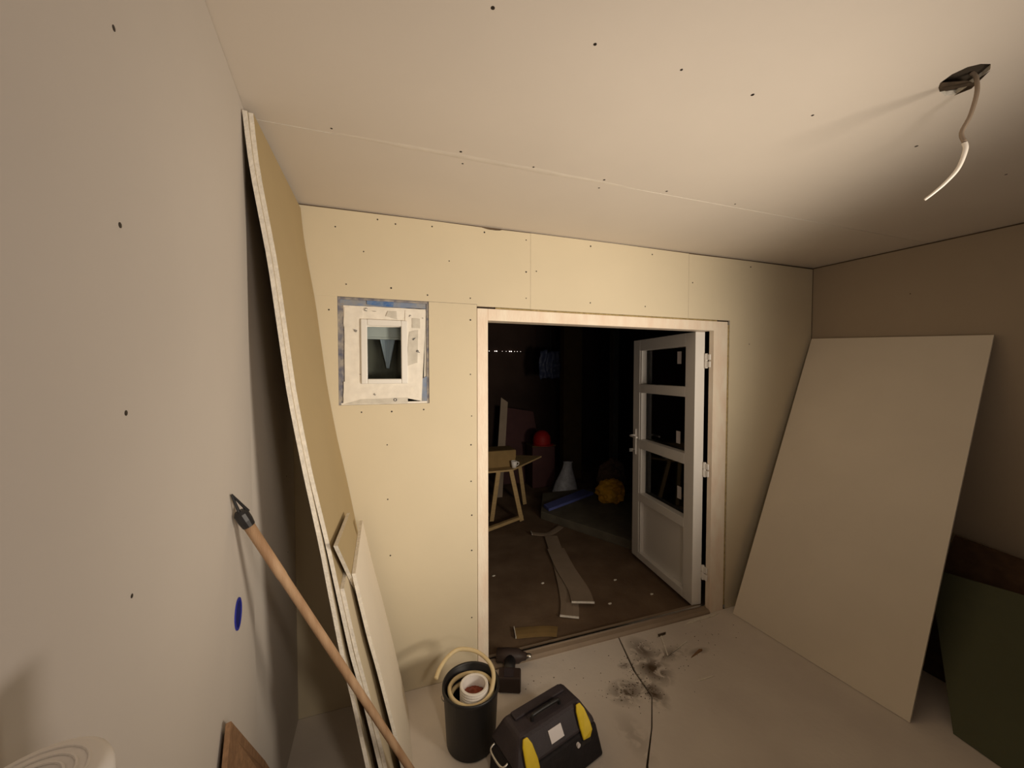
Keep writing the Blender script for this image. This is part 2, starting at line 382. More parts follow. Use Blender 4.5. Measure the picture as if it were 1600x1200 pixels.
screw_dots(wleft, [(LX(.626), .626, z) for z in (2.131, 1.887, 1.647, 1.406, 1.15, .9, .65)]+[(-.405, 1.9, z) for z in (1.24, 1.6, .9)], nl, r=.0034)

# right wall
wr = nb(); hexa(wr, [(RX(YB)+T, YB, 0), (RX(D)+T, D+.012, 0), (3.8, D+.012, 0), (3.9, YB, 0), (RX(YB)+T, YB, H), (RX(D)+T, D+.012, H), (3.8, D+.012, H), (3.9, YB, H)])
wright = struct(obj('wall_right', wr, M['stud']))
for y0, y1 in ((.851, D-.001), (-.35, .849), (YB, -.352)):
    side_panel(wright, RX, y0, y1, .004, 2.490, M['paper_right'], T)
screw_dots(wright, [(RX(y), y, z) for y in (1.5, .86) for z in (2.2, 1.8)], (-1, -.1, 0), r=.004)
# rear wall behind the camera
struct(obj('wall_rear', box(nb(), -.3, 3.75, YB-.1, YB, 0, H), M['stud']))

# ================================================================== DOOR FRAME AND LEAF
df = bpy.data.objects.new('door_1', None); C.objects.link(df); df.location = (1.4, D, 0); df['kind'] = 'structure'
FY0, FY1 = D-.004, D+.085
def fr(name, x0, x1, z0, z1, m=None, y0=FY0, y1=FY1, bev=.002):
    return obj(name, box(nb(), x0, x1, y0, y1, z0, z1), m or M['film'], df, world=True, bevel=bev)
fr('frame_post', .495, .556, 0, 2.05); fr('frame_post', 2.168, 2.292, 0, 2.05, None, FY0, D+.036)
fr('frame_head', .5562, 2.1678, 1.985, 2.05)
fr('frame_rebate', 2.228, 2.292, 0, 2.05, None, D+.0364, FY1)
fr('rebate_head', 2.1682, 2.2276, 1.99, 2.05, None, D+.0364, FY1)
bm = nb(); prof = [(D-.012, 0), (D-.012, .010), (D+.0, .022), (D+.030, .024), (D+.032, .032), (D+.044, .032), (D+.046, .024), (D+.083, .022), (D+.083, 0)]
prism(bm, [(.557, y, z) for y, z in prof], (1.610, 0, 0), 0, 0)
obj('threshold', bm, M['strip'], df, world=True)
obj('threshold_rail', box(nb(), .56, 2.165, D+.031, D+.045, .0325, .036), M['steel'], df, world=True)
# foam squeezed out in the gap on the right and over the head
bm = nb(); prev = None
for i in range(70):
    z = .03+2.0*i/69; a = noise.noise(Vector((z*14, 0, 0)))*.004
    ring = [bm.verts.new((2.292, D+.03, z)), bm.verts.new((2.2925, D+.004+a, z)), bm.verts.new((2.303+a, D-.002+a*.5, z)), bm.verts.new((2.3135, D+.004-a, z)), bm.verts.new((2.3138, D+.03, z))]
    if prev:
        for k in range(4): bm.faces.new([prev[k], prev[k+1], ring[k+1], ring[k]])
    prev = ring
obj('foam_bead', bm, M['foam'], df, world=True)
bm = nb(); prev = None
for i in range(40):
    x = .60+1.6*i/39; a = noise.noise(Vector((x*12, 3, 0)))*.0015
    ring = [bm.verts.new((x, D+.03, 2.050)), bm.verts.new((x, D+.004, 2.0505)), bm.verts.new((x, D+.001, 2.055+a)), bm.verts.new((x, D+.004, 2.0600)), bm.verts.new((x, D+.03, 2.0605))]
    if prev:
        for k in range(4): bm.faces.new([prev[k], prev[k+1], ring[k+1], ring[k]])
    prev = ring
obj('foam_bead', bm, M['foam'], df, world=True)

# leaf, built in its own frame: local x from hinge edge outward, local y thickness, then turned open
LW, LH, LT = .815, 1.955, .076
leaf = thing('glazed_door_leaf', 'white glazed door leaf with three panes standing open to the dark room', 'door', (2.158, D+.062, .028), math.radians(90-6.0))
# at rotation ~ +87 deg: local +x points away from camera (+Y), local +y points to -X (room side face seen by camera)
def lb(name, x0, x1, z0, z1, y0=0.0, y1=LT, m=None, parent=leaf, bev=.003):
    return obj(name, box(nb(), x0, x1, y0, y1, z0, z1), m or M['leaf_paint'], parent, bevel=bev)
st = .105
lb('stile', 0, st, 0, LH); lb('stile', LW-st, LW, 0, LH)
zr = [(0, .06), (.525, .595), (.995, 1.075), (1.49, 1.565), (LH-.095, LH)]
lb('bottom_rail', st+.0005, LW-st-.0005, *zr[0]); lb('top_rail', st+.0005, LW-st-.0005, *zr[4])
for z in zr[1:4]: lb('glazing_bar', st+.0005, LW-st-.0005, *z)
lb('lower_panel', st+.001, LW-st-.001, .0605, .5245, .012, LT-.040)
lb('panel_bead', LW-st-.024, LW-st-.0012, .061, .524, LT-.0395, LT-.004)
for i, (a, b) in enumerate(((.595, .995), (1.075, 1.49), (1.565, LH-.095))):
    p = obj('pane', box(nb(), st+.001, LW-st-.001, .012, .020, a+.001, b-.001), M['glass'], leaf)
    zc = (a+.10, a+.045, b-.125)[i]
    xs = (.205, .225, .225)[i]
    obj('sticker', box(nb(), xs, xs+.048, .0202, .0210, zc, zc+.095), M['label'], p)
    # bright glazing bead on the far side of each opening
    obj('glazing_bead', box(nb(), LW-st-.022, LW-st-.0012, .0205, LT-.004, a+.001, b-.001), M['leaf_paint'], leaf, bevel=.003)
for z in (.24, .98, 1.75):
    h = nb(); tube(h, [(-.014, -.001, z-.052), (-.014, -.001, z+.052)], .0095, 12)
    box(h, -.050, .000, -.0085, .004, z-.045, z-.004); box(h, -.050, .000, -.0085, .004, z+.006, z+.045)
    obj('hinge', h, M['leaf_paint'], leaf, bevel=.001)
hp = obj('handle_plate', box(nb(), LW-.062, LW-.030, LT, LT+.009, .93, 1.16), M['white_plastic'], leaf, bevel=.004)
h = nb(); tube(h, catmull([(LW-.046, LT+.006, 1.10), (LW-.046, LT+.045, 1.10), (LW-.060, LT+.055, 1.10), (LW-.16, LT+.055, 1.10)], 5), .009, 10)
obj('lever', h, M['white_plastic'], hp, smooth=True)
h = nb(); tube(h, [(LW-.046, LT+.006, .975), (LW-.046, LT+.030, .975)], .010, 12); box(h, LW-.049, LW-.043, LT+.028, LT+.060, .955, .985)
obj('key', h, M['steel'], hp)
h = nb(); tube(h, [(LW-.046, -.002, 1.10), (LW-.046, -.045, 1.10), (LW+.0, -.052, 1.10)], .009, 10)
obj('lever', h, M['white_plastic'], leaf)
h = nb(); box(h, LW-.001, LW+.004, .020, .042, .80, 1.25)
obj('lock_plate', h, M['steel'], leaf)

# ================================================================== SMALL WINDOW
win = bpy.data.objects.new('window_1', None); C.objects.link(win); win.location = (.015, D, 1.535); win['kind'] = 'structure'
def wbx(name, x0, x1, z0, z1, y0, y1, m, bev=0): return obj(name, box(nb(), x0, x1, y0, y1, z0, z1), m, win, world=True, bevel=bev)
# rough reveal around
wbx('reveal_lining', WX0+.001, WX0+.011, WZ0+.001, WZ1-.001, D+.006, D+.080, M['membrane_dark'])
wbx('reveal_lining', WX1-.011, WX1-.001, WZ0+.001, WZ1-.001, D+.006, D+.080, M['membrane_dark'])
wbx('reveal_lining', WX0+.0112, WX1-.0112, WZ1-.011, WZ1-.001, D+.006, D+.080, M['membrane_dark'])
wbx('reveal_lining', WX0+.0112, WX1-.0112, WZ0+.001, WZ0+.011, D+.006, D+.080, M['white_tape'])
# ring of membrane between wall and frame, slightly recessed
IX0, IX1, IZ0, IZ1 = -.100, .125, 1.640, 1.965
def strip(name, quad, m, lift, th=.0025, wob=.0015, seed=0):
    """taped strip: quad of 4 (x,z) corners, subdivided and wrinkled"""
    bm = nb(); nu, nv = 14, 6; g = []
    q = [Vector((a, 0, b)) for a, b in quad]
    for i in range(nu+1):
        row = []
        for j in range(nv+1):
            u, v = i/nu, j/nv
            p = (q[0]*(1-u)+q[1]*u)*(1-v)+(q[3]*(1-u)+q[2]*u)*v
            y = D+lift-wob*noise.noise(Vector((p.x*30+seed, seed, p.z*30)))*1.5
            if j in (0, nv) or i in (0, nu): p.x += .0015*noise.noise(Vector((p.z*40, seed, p.x*40))); p.z += .0015*noise.noise(Vector((p.x*40, seed, p.z*50)))
            row.append(bm.verts.new((p.x, y, p.z)))
        g.append(row)
    for i in range(nu):
        for j in range(nv): bm.faces.new([g[i][j], g[i+1][j], g[i+1][j+1], g[i][j+1]])
    solid(bm, th)
    return obj(name, bm, m, win, world=True)
y = .012
strip('membrane', [(WX0+.002, WZ1-.040), (WX1-.002, WZ1-.036), (WX1-.002, WZ1-.002), (WX0+.002, WZ1-.002)], M['membrane'], .012, seed=1)
strip('membrane', [(WX0+.002, WZ0+.002), (WX0+.040, WZ0+.002), (WX0+.036, WZ1-.03), (WX0+.002, WZ1-.03)], M['membrane_dark'], .013, seed=2)
strip('membrane', [(WX1-.030, WZ0+.002), (WX1-.002, WZ0+.002), (WX1-.002, WZ1-.03), (WX1-.016, WZ1-.03)], M['grey_tape'], .013, seed=3)
strip('blue_tape_strip', [(-.07, WZ1-.030), (.055, WZ1-.036), (.06, WZ1-.006), (-.07, WZ1-.003)], M['blue_tape'], .0085, seed=4)
strip('blue_tape_strip', [(WX1-.048, WZ0+.004), (WX1-.004, WZ0+.004), (WX1-.006, WZ0+.145), (WX1-.040, WZ0+.128)], M['membrane'], .0080, seed=5)
# white tape wrapped round the frame, overlapping pieces
strip('white_tape_strip', [(WX0+.026, 1.925), (WX1-.020, 1.935), (WX1-.016, WZ1-.040), (WX0+.026, WZ1-.040)], M['white_tape'], .009, seed=6)
strip('white_tape_strip', [(WX0+.028, WZ0+.010), (IX0+.010, WZ0+.030), (IX0+.010, WZ1-.05), (WX0+.030, WZ1-.05)], M['white_tape'], .0070, seed=7)
strip('white_tape_strip', [(IX1-.010, WZ0+.030), (WX1-.040, WZ0+.012), (WX1-.014, WZ1-.05), (IX1-.010, WZ1-.05)], M['white_tape'], .0065, seed=8)
strip('white_tape_strip', [(WX0+.020, WZ0+.010), (WX1-.050, WZ0+.030), (WX1-.050, IZ0+.012), (WX0+.024, IZ0+.012)], M['white_tape'], .0050, seed=9)
strip('grey_tape_strip', [(WX0+.02, WZ0+.004), (WX1-.11, WZ0+.004), (WX1-.11, WZ0+.032), (WX0+.10, WZ0+.028)], M['grey_tape'], .0030, seed=10)
strip('grey_tape_strip', [(.020, 1.985), (.075, 1.972), (.072, 2.012), (.030, 2.012)], M['grey_tape'], .0040, seed=11)
strip('grey_tape_strip', [(.150, 1.93), (.190, 1.93), (.190, 1.98), (.150, 1.98)], M['grey_tape'], .0025, seed=12)
strip('grey_tape_strip', [(.120, 1.73), (.175, 1.75), (.180, 1.92), (.135, 1.91)], M['grey_tape'], .0030, seed=13)
# pvc frame
fy0, fy1 = D-.006, D+.055
for nm, a in (('frame_side', (IX0, -.070, IZ0, IZ1)), ('frame_side', (.094, IX1, IZ0, IZ1)), ('frame_top', (-.0698, .0938, 1.934, IZ1)), ('frame_bottom', (-.0698, .0938, IZ0, 1.665))):
    wbx(nm, a[0], a[1], a[2], a[3], fy0, fy1, M['pvc'], .004)
wbx('pane', -.0695, .0935, 1.6655, 1.9335, D+.030, D+.036, M['glass'])
# what shows behind the pane: a pale blind rail, a grey curtain and a pale blue cloth folded to a point
wbl = thing('window_blind', 'short pale blind rail behind the small window pane, above the blue cloth', 'blind', (.012, D+.10, 1.885))
obj('rail', box(nb(), -.13, .13, -.008, .008, 0, .10), M['blind'], wbl, bevel=.003)
obj('bottom_bar', box(nb(), -.13, .13, -.011, .011, -.012, -.0005), M['blind'], wbl, bevel=.003)
bm = nb(); g = []
for i in range(13):
    row = []
    for j in range(13):
        v = j/12; u = i/12-.5; wd = .085*(1-v)+.012*v
        row.append(bm.verts.new((.028+u*wd, D+.125+.004*math.sin(i*1.6)*(1-.5*v), 1.895-v*.175)))
    g.append(row)
for i in range(12):
    for j in range(12): bm.faces.new([g[i][j], g[i+1][j], g[i+1][j+1], g[i][j+1]])
solid(bm, .003)
tag(obj('folded_cloth', bm, M['pale_cloth'], smooth=True), 'pale blue cloth hanging in a downward point behind the small window', 'cloth')
bm = nb(); g = []
for i in range(33):
    x = -.30+.62*i/32
    g.append([bm.verts.new((x, D+.17+.012*math.sin(i*1.1), z)) for z in (1.3, 2.2)])
for i in range(32): bm.faces.new([g[i][0], g[i+1][0], g[i+1][1], g[i][1]])
solid(bm, .003)
tag(obj('grey_curtain', bm, M['grey_cloth'], smooth=True), 'dark grey curtain hanging behind the pane of the small window', 'curtain')
# printed marks on the tapes
def text(s, x, z, size, rot, yoff, parent, m=None):
    cu = bpy.data.curves.new('print', 'FONT'); cu.body = s; cu.size = size; cu.extrude = .0003; cu.offset = .0002
    cu.align_x = 'CENTER'; cu.align_y = 'CENTER'
    t = bpy.data.objects.new('tmp', cu); C.objects.link(t); bpy.context.view_layer.update()
    me = bpy.data.meshes.new_from_object(t.evaluated_get(bpy.context.evaluated_depsgraph_get()))
    bpy.data.objects.remove(t); me.materials.clear(); me.materials.append(m or M['print'])
    o = bpy.data.objects.new('printed_mark', me); C.objects.link(o); o.parent = parent
    o.matrix_basis = Matrix.Translation(Vector((x, D+yoff, z))-Vector(parent.location)) @ Matrix.Rotation(-PI/2*0, 4, 'X') @ Matrix.Rotation(PI/2, 4, 'X') @ Matrix.Rotation(rot, 4, 'Z')
    return o
yo = .0008
for s, x, z, sz, ro in [('C', -.075, 2.012, .022, -.2), ('.....', -.035, 2.010, .016, -.03), ('d', -.125, 1.905, .024, 1.3), ('r', .140, 1.992, .022, -.3), ('F', .158, 1.875, .024, 2.4), ('P', .180, 1.808, .026, 1.4), ('c', -.038, 1.588, .020, .5), ('O', .062, 1.556, .022, .1), ('.', .204, 1.99, .03, 0), ('-', -.105, 1.69, .02, 0)]:
    text(s, x, z, sz, ro, yo, win)

# ================================================================== SHEETS LEANING ON THE LEFT WALL
def prof_at(prof, z):
    for (x0, z0), (x1, z1) in zip(prof[:-1], prof[1:]):
        if z1 <= z <= z0: t = (z-z1)/(z0-z1); return x1+(x0-x1)*t
    return prof[-1][0] if z < prof[-1][1] else prof[0][0]
def sheet(name, prof, y0, y1, label, th=.0125, m=None, edge=None, n=26, cat='board', group='plasterboard sheets leaning on the left wall', bot=None):
    """prof: (x,z) of the face turned to the room, top to bottom"""
    z1, z0 = prof[0][1], prof[-1][1]
    root = thing(name, label, cat, (prof[-1][0], (y0+y1)/2, 0), 0, group)
    zs = [z0+(z1-z0)*i/n for i in range(n+1)]
    bm = nb(); rows = []
    for z in zs:
        x = prof_at(prof, z)
        rows.append([bm.verts.new(p) for p in ((x, y0, z), (x, y1, z), (x-th, y1, z), (x-th, y0, z))])
    for a, b in zip(rows[:-1], rows[1:]):
        for k, mi in ((0, 0), (1, 1), (2, 0), (3, 1)):
            bm.faces.new([a[k], a[(k+1) % 4], b[(k+1) % 4], b[k]]).material_index = mi
    bm.faces.new(rows[0]).material_index = 1; bm.faces.new(rows[-1]).material_index = 1
    obj('panel', bm, [m or M['paper_sheet'], edge or M['gypsum']], root, world=True)
    return root
# front (bowed) tall sheet and the one behind it
P2 = [(-.356, 2.470), (-.349, 2.38), (-.341, 2.30), (-.299, 2.03), (-.258, 1.66), (-.241, 1.543), (-.214, 1.379), (-.166, 1.135), (-.143, 1.003), (-.100, .763), (-.070, .63), (-.014, .347), (.048, .002)]
P1 = [(x-.0130-max(0, (1.34-z))*.024, z) for x, z in P2]
P1[-1] = (.000, .002); P1[0] = (P2[0][0]-.0138, 2.470)
P1 = [(min(x, prof_at(P2, z)-.0128), z) for x, z in P1]
sheet('plasterboard_sheet', P2, 1.345, 2.040, 'tallest bowed plasterboard sheet leaning on the left wall, in front of its twin', m=M['paper_back_face'], n=36)
sheet('plasterboard_sheet', P1, 1.338, 2.030, 'tall plasterboard sheet behind the bowed one, its edge splitting away lower down', n=36)
# shorter sheets in front, each with its top lower than the tall one
def off(prof, d, ztop, d0=None):
    pts = [(prof_at(prof, z)+d+(d0 or 0)*max(0, (1.1-z)), z) for z in [ztop-(ztop-.002)*i/8 for i in range(9)]]
    return pts
ofc = thing('plasterboard_offcut', 'narrow tilted plasterboard offcut with brown face poking up behind the two short sheets at left', 'board', (-.05, 1.6, 0))
def face_x(z): return prof_at(P2, z)+.0275
bm = nb(); oc = [(1.315, 1.146), (1.715, 1.110), (1.90, .70), (1.90, .40), (1.90, .003), (1.60, .003), (1.60, .40), (1.60, .76)]
fv = [bm.verts.new((face_x(z), y_, z)) for y_, z in oc]; bv = [bm.verts.new((face_x(z)-.0125, y_, z)) for y_, z in oc]
for q in ([0, 1, 2, 7], [7, 2, 3, 6], [6, 3, 4, 5]):
    bm.faces.new([fv[i] for i in q]).material_index = 0; bm.faces.new([bv[i] for i in q]).material_index = 0
for i in range(8): bm.faces.new([fv[i], fv[(i+1) % 8], bv[(i+1) % 8], bv[i]]).material_index = 1
obj('panel', bm, [M['paper_back_face'], M['gypsum']], ofc, world=True)
sheet('plasterboard_sheet', off(P2, .0132, .985, .000), 1.350, 1.80, 'short plasterboard sheet, second edge from the tall bowed sheet, leaning at left', m=M['paper_sheet'])
sheet('plasterboard_sheet', off(P2, .0405, .985, .016), 1.440, 1.95, 'short plasterboard sheet at the front of the left stack, broad pale face towards the doorway', m=M['paper_sheet_right'])

# broom pole leaning across them
pA = Vector((-.352, 1.135, 1.350)); pB = Vector((.222, 1.352, .012))
def lerp(a, b, t): return a+(b-a)*t
pole = thing('broom_pole', 'long wooden pole with black hook tip leaning against the left wall', 'pole', (pB.x, pB.y, 0))
bm = nb(); pts = [lerp(pA, pB, t) for t in (.035, .15, .16, .35, .7, 1)]
tube(bm, pts, [.0130, .0130, .0120, .0120, .0120, .0120], 14)
obj('handle', bm, M['wood_pole'], pole, world=True, smooth=True)
bm = nb(); tube(bm, [lerp(pA, pB, t) for t in (.004, .010, .024, .036)], [.011, .0165, .0165, .0145], 12)
cap = obj('cap', bm, M['black'], pole, world=True)
tip = lerp(pA, pB, -.030)+Vector((.010, -.012, .004))
bm = nb(); tube(bm, [lerp(pA, pB, .008)+Vector((0, -.006, 0)), tip], [.004, .0025], 8); tube(bm, [tip, lerp(pA, pB, .012)+Vector((.012, .008, .006))], [.0025, .004], 8)
obj('hook', bm, M['black'], pole, world=True)

# blue junction box in the left wall
jb = thing('junction_box', 'round blue junction box set in the left wall below the black pole tip', 'junction box', (LX(1.170), 1.170, 1.060))
jb.rotation_euler = (0, 0, math.atan2(.1, 1))
bm = nb(); segs = 28
def ring_x(bm, r, x): return [bm.verts.new((x, r*math.cos(2*PI*k/segs), r*1.12*math.sin(2*PI*k/segs))) for k in range(segs)]
a = ring_x(bm, .036, .0002); b = ring_x(bm, .036, .0028); c_ = ring_x(bm, .030, .0028); d_ = ring_x(bm, .030, .0012)
for p, q in ((a, b), (b, c_), (c_, d_)):
    for k in range(segs): bm.faces.new([p[k], p[(k+1) % segs], q[(k+1) % segs], q[k]])
obj('rim', bm, M['blue_plastic'], jb)
bm = nb(); e = ring_x(bm, .0302, .0008); e2 = ring_x(bm, .0302, .0013); bm.faces.new(e); bm.faces.new(e2)
for k in range(segs): bm.faces.new([e[k], e[(k+1) % segs], e2[(k+1) % segs], e2[k]])
obj('cover_disc', bm, M['blue_inner'], jb)

# chipboard offcut standing at the left wall, bottom of the view
cb = thing('chipboard_offcut', 'brown chipboard offcut leaning on the left wall, below the blue junction box', 'board', (-.25, .95, 0))
bm = nb()
prism(bm, [(-.334, 1.005, .905), (-.312, .845, .70), (-.258, .86, .002), (-.258, 1.50, .002), (-.370, 1.38, .45)], (-.010, -.004, 0), 0, 0)
obj('panel', bm, M['chipboard'], cb, world=True, bevel=.001)

# white roll standing in the near left corner of the view
rl = thing('foam_roll', 'pale round-topped roll standing upright at the lower left, close to the wall', 'roll', (-.231, .341, 0))
bm = nb(); lathe(bm, [(0, 0), (.040, 0), (.042, .02), (.042, 1.410), (.040, 1.416), (.035, 1.419), (.015, 1.418), (.012, 1.414), (.012, 1.35), (0, 1.35)], seg=48)
obj('wrap', bm, M['white_plastic'], rl, smooth=True)
bm = nb(); pts = [((.016+.019*t)*math.cos(t*6*PI), (.016+.019*t)*math.sin(t*6*PI), 1.4190) for t in [i/90 for i in range(91)]]
tube(bm, pts, .0010, 6); obj('spiral_edge', bm, M['white_plastic'], rl)

# ================================================================== RIGHT SIDE BOARDS
# large sheet leaning on the right wall
rb = thing('plasterboard_sheet', 'large plasterboard sheet leaning on the right wall beside the doorway', 'board', (2.36, 1.53, 0))
a0 = Vector((2.316, 1.985, .003)); a1 = Vector((2.400, 1.075, .003)); b1 = Vector((3.200, 1.140, 1.905)); b0 = Vector((3.115, 2.030, 1.955))
nn = (a1-a0).cross(b0-a0).normalized()
if nn.x > 0: nn = -nn
bm = nb(); th = nn*-.0125
prism(bm, [a0, a1, b1, b0], th, 0, 1)
obj('panel', bm, [M['paper_sheet_right'], M['gypsum']], rb, world=True)
# dark green sheet, lower, nearer the camera, and brown board behind it
gb = thing('green_board', 'dark green moisture-proof board leaning low on the right, at the frame edge', 'board', (2.4, .6, 0))
bm = nb()
prism(bm, [(2.520, .975, .003), (2.36, -.15, .003), (2.90, -.05, .72), (2.890, 1.235, .60)], (.012, 0, 0), 0, 0)
obj('panel', bm, M['paper_green'], gb, world=True)
M['brown'] = mat('brown', (0.10, 0.055, 0.03), 0.85, 0.3, 20)
bb = thing('brown_board', 'dark brown board leaning on the right wall behind the dark green board', 'board', (2.9, .7, 0))
bm = nb()
prism(bm, [(2.90, 1.30, .003), (2.86, .02, .003), (3.17, .10, .62), (3.10, 1.225, .760)], (.018, 0, 0), 0, 0)
obj('panel', bm, M['brown'], bb, world=True)

# ================================================================== CEILING CABLE
cab = thing('ceiling_cable', 'loose white cable hanging from the torn hole in the ceiling', 'cable', (1.50, .60, 2.5))
path = catmull([(1.520, .600, 2.511), (1.522, .592, 2.492), (1.518, .588, 2.45), (1.512, .596, 2.395), (1.500, .607, 2.352), (1.498, .600, 2.322)], 6)
bm = nb(); tube(bm, path, .0050, 10); obj('sleeve', bm, M['cable_dark'], cab, world=True, smooth=True)
path2 = catmull([(1.498, .600, 2.320), (1.499, .598, 2.300), (1.498, .610, 2.258), (1.490, .630, 2.228), (1.480, .650, 2.206), (1.473, .666, 2.192)], 6)
bm = nb(); n2 = len(path2); tube(bm, path2, [.0060-.0030*i/(n2-1) for i in range(n2)], 10); obj('wire', bm, M['cable_white'], cab, world=True, smooth=True)
# torn paper flap by the hole
bm = nb(); prism(bm, [(1.470, .640, 2.4995), (1.490, .652, 2.4995), (1.515, .660, 2.4995), (1.548, .600, 2.486), (1.50, .60, 2.484)], (0, 0, .0012), 0, 0)
obj('paper_flap', bm, M['torn'], ce)
bm = nb(); prism(bm, [(1.535, .572, 2.4995), (1.55, .60, 2.4995), (1.575, .655, 2.4995), (1.560, .615, 2.488)], (0, 0, .0012), 0, 0)
obj('paper_flap', bm, M['torn'], ce)

# ================================================================== BUCKET
BX, BY = .372, 1.680
bk = thing('bucket', 'black builder bucket holding a coil of hose, beside the doorway', 'bucket', (BX, BY, 0))
bm = nb(); lathe(bm, [(0, .0), (.107, .0), (.112, .006), (.125, .250), (.131, .253), (.131, .270), (.126, .272), (.121, .266), (.104, .012), (0, .010)], seg=48)
obj('shell', bm, M['black'], bk, smooth=True)
bm = nb(); tube(bm, [(.134*math.cos(t), .118*abs(math.sin(t)), .245-.16*math.sin(t)) for t in [PI*i/24 for i in range(25)]], .0022, 8)
obj('bail', bm, M['steel'], bk, smooth=True)
hs = thing('hose_coil', 'beige plastic hose coiled in the black bucket, one end arching over the rim', 'hose', (BX, BY, .15))
pts = []
for i in range(0, 120):
    t = i/119; a = -2.6+t*2*PI*2.30
    r = .090+.012*t+.003*math.sin(3*a)
    pts.append((BX+.003+r*math.cos(a), BY-.003+r*math.sin(a), .180+.080*t+.004*math.sin(a+.6)))
arc = catmull([pts[-2], pts[-1], (.474, 1.655, .292), (.472, 1.700, .315), (.445, 1.755, .328), (.404, 1.795, .334), (.341, 1.818, .336), (.285, 1.800, .325), (.240, 1.755, .312), (.218, 1.715, .302)], 7)
bm = nb(); tube(bm, pts+arc[8:], .0095, 10)
obj('tube', bm, M['hose'], hs, world=True, smooth=True)
ru = thing('ribbed_tub', 'white ribbed tub with dark red filling, standing inside the coiled hose', 'tub', (BX+.010, BY-.022, .012))
prof = [(0, 0), (.060, 0)]+[(.064+(.0015 if i % 2 else 0), .004+i*.0058) for i in range(45)]+[(.064, .266), (.060, .268), (.052, .266), (.050, .205), (0, .205)]
bm = nb(); lathe(bm, prof, seg=36); obj('shell', bm, M['white_plastic'], ru)
bm = nb(); blob(bm, (0, 0, .215), (.047, .047, .018), 3, .5, 5, 3, flat=-.008); obj('filling', bm, M['copper'], ru)

# ================================================================== POWER TOOL by the door
dr = thing('cordless_tool', 'dark power tool lying on the floor at the left end of the threshold', 'power tool', (.660, 1.965, 0), math.radians(-22))
bm = nb(); box(bm, -.060, .060, -.115, -.035, .002, .085); obj('battery', bm, M['dark_tool'], dr, bevel=.008)
bm = nb(); tube(bm, [(-.005, -.040, .045), (-.005, .06, .055)], [.030, .033], 14); obj('grip', bm, M['black'], dr, smooth=True)
bm = nb(); tube(bm, [(-.085, .080, .060), (-.02, .080, .060), (.045, .080, .060), (.060, .080, .060), (.085, .080, .060)], [.036, .040, .038, .026, .020], 18); obj('motor_body', bm, M['dark_tool'], dr, smooth=True)
bm = nb(); tube(bm, [(.0852, .080, .060), (.110, .080, .060), (.118, .080, .060)], [.016, .015, .008], 14); obj('chuck', bm, M['steel'], dr, smooth=True)
bm = nb(); box(bm, -.030, .030, -.0345, -.031, .060, .075); obj('clip', bm, M['steel'], dr)
bm = nb(); box(bm, -.030, .022, -.106, -.048, .0855, .0870); obj('badge', bm, M['charcoal'], dr)

# ================================================================== TOOLBOX
tb = thing('toolbox', 'black toolbox with two yellow latches and a white label, lower edge of view', 'toolbox', (.644, 1.500, 0), math.radians(15))
# local x = length, local -y = front
bm = nb(); hexa(bm, [(-.225, -.150, .002), (.240, -.150, .002), (.240, .070, .002), (-.225, .070, .002), (-.212, -.128, .150), (.212, -.128, .150), (.212, .075, .150), (-.212, .075, .150)])
obj('body', bm, M['black_soft'], tb, bevel=.012)
bm = nb(); hexa(bm, [(-.215, -.130, .152), (.215, -.130, .152), (.215, .078, .152), (-.215, .078, .152), (-.165, -.070, .236), (.165, -.070, .236), (.160, .052, .232), (-.160, .052, .232)])
lid = obj('lid', bm, M['charcoal'], tb, bevel=.014)
bm = nb(); box(bm, -.135, .135, .000, .040, .2345, .245); obj('raised_rib', bm, M['charcoal'], lid, bevel=.004)
bm = nb(); tube(bm, catmull([(-.075, -.035, .232), (-.072, -.035, .252), (-.05, -.035, .258), (.05, -.035, .258), (.072, -.035, .252), (.075, -.035, .232)], 5), .008, 10)
obj('carry_handle', bm, M['black'], tb, smooth=True)
for sx in (-.143, .143):
    bm = nb(); k = 1 if sx > 0 else -1
    prism(bm, [(sx-.024, -.140, .128), (sx+.014, -.140, .122), (sx+.026, -.140, .150), (sx+.028, -.124, .172), (sx+.020, -.096, .214), (sx+.006, -.082, .236), (sx-.014, -.082, .236), (sx-.024, -.094, .216), (sx-.030, -.124, .172)], (0, -.007, .006), 0, 0)
    obj('latch', bm, M['yellow'], tb, bevel=.003)
    bm = nb(); box(bm, sx-.030, sx+.030, -.136, -.120, .085, .120); obj('latch_seat', bm, M['black'], tb, bevel=.003)
ang = math.atan2(.084, .060)
mt = Matrix.Translation((0, -.102, .193)) @ Matrix.Rotation(ang, 4, 'X')
bm = nb(); box(bm, -.034, .034, -.022, .022, .0005, .0035, mtx=mt); obj('white_label', bm, M['label'], lid)
bm = nb(); tube(bm, [(.095, -.130, .118), (.095, -.142, .118)], .009, 14); obj('round_badge', bm, M['label'], tb)
bm = nb(); tube(bm, catmull([(-.211, -.06, .15), (-.236, -.05, .14), (-.236, .03, .14), (-.211, .04, .15)], 5), .005, 8); obj('end_handle', bm, M['steel'], tb, smooth=True)

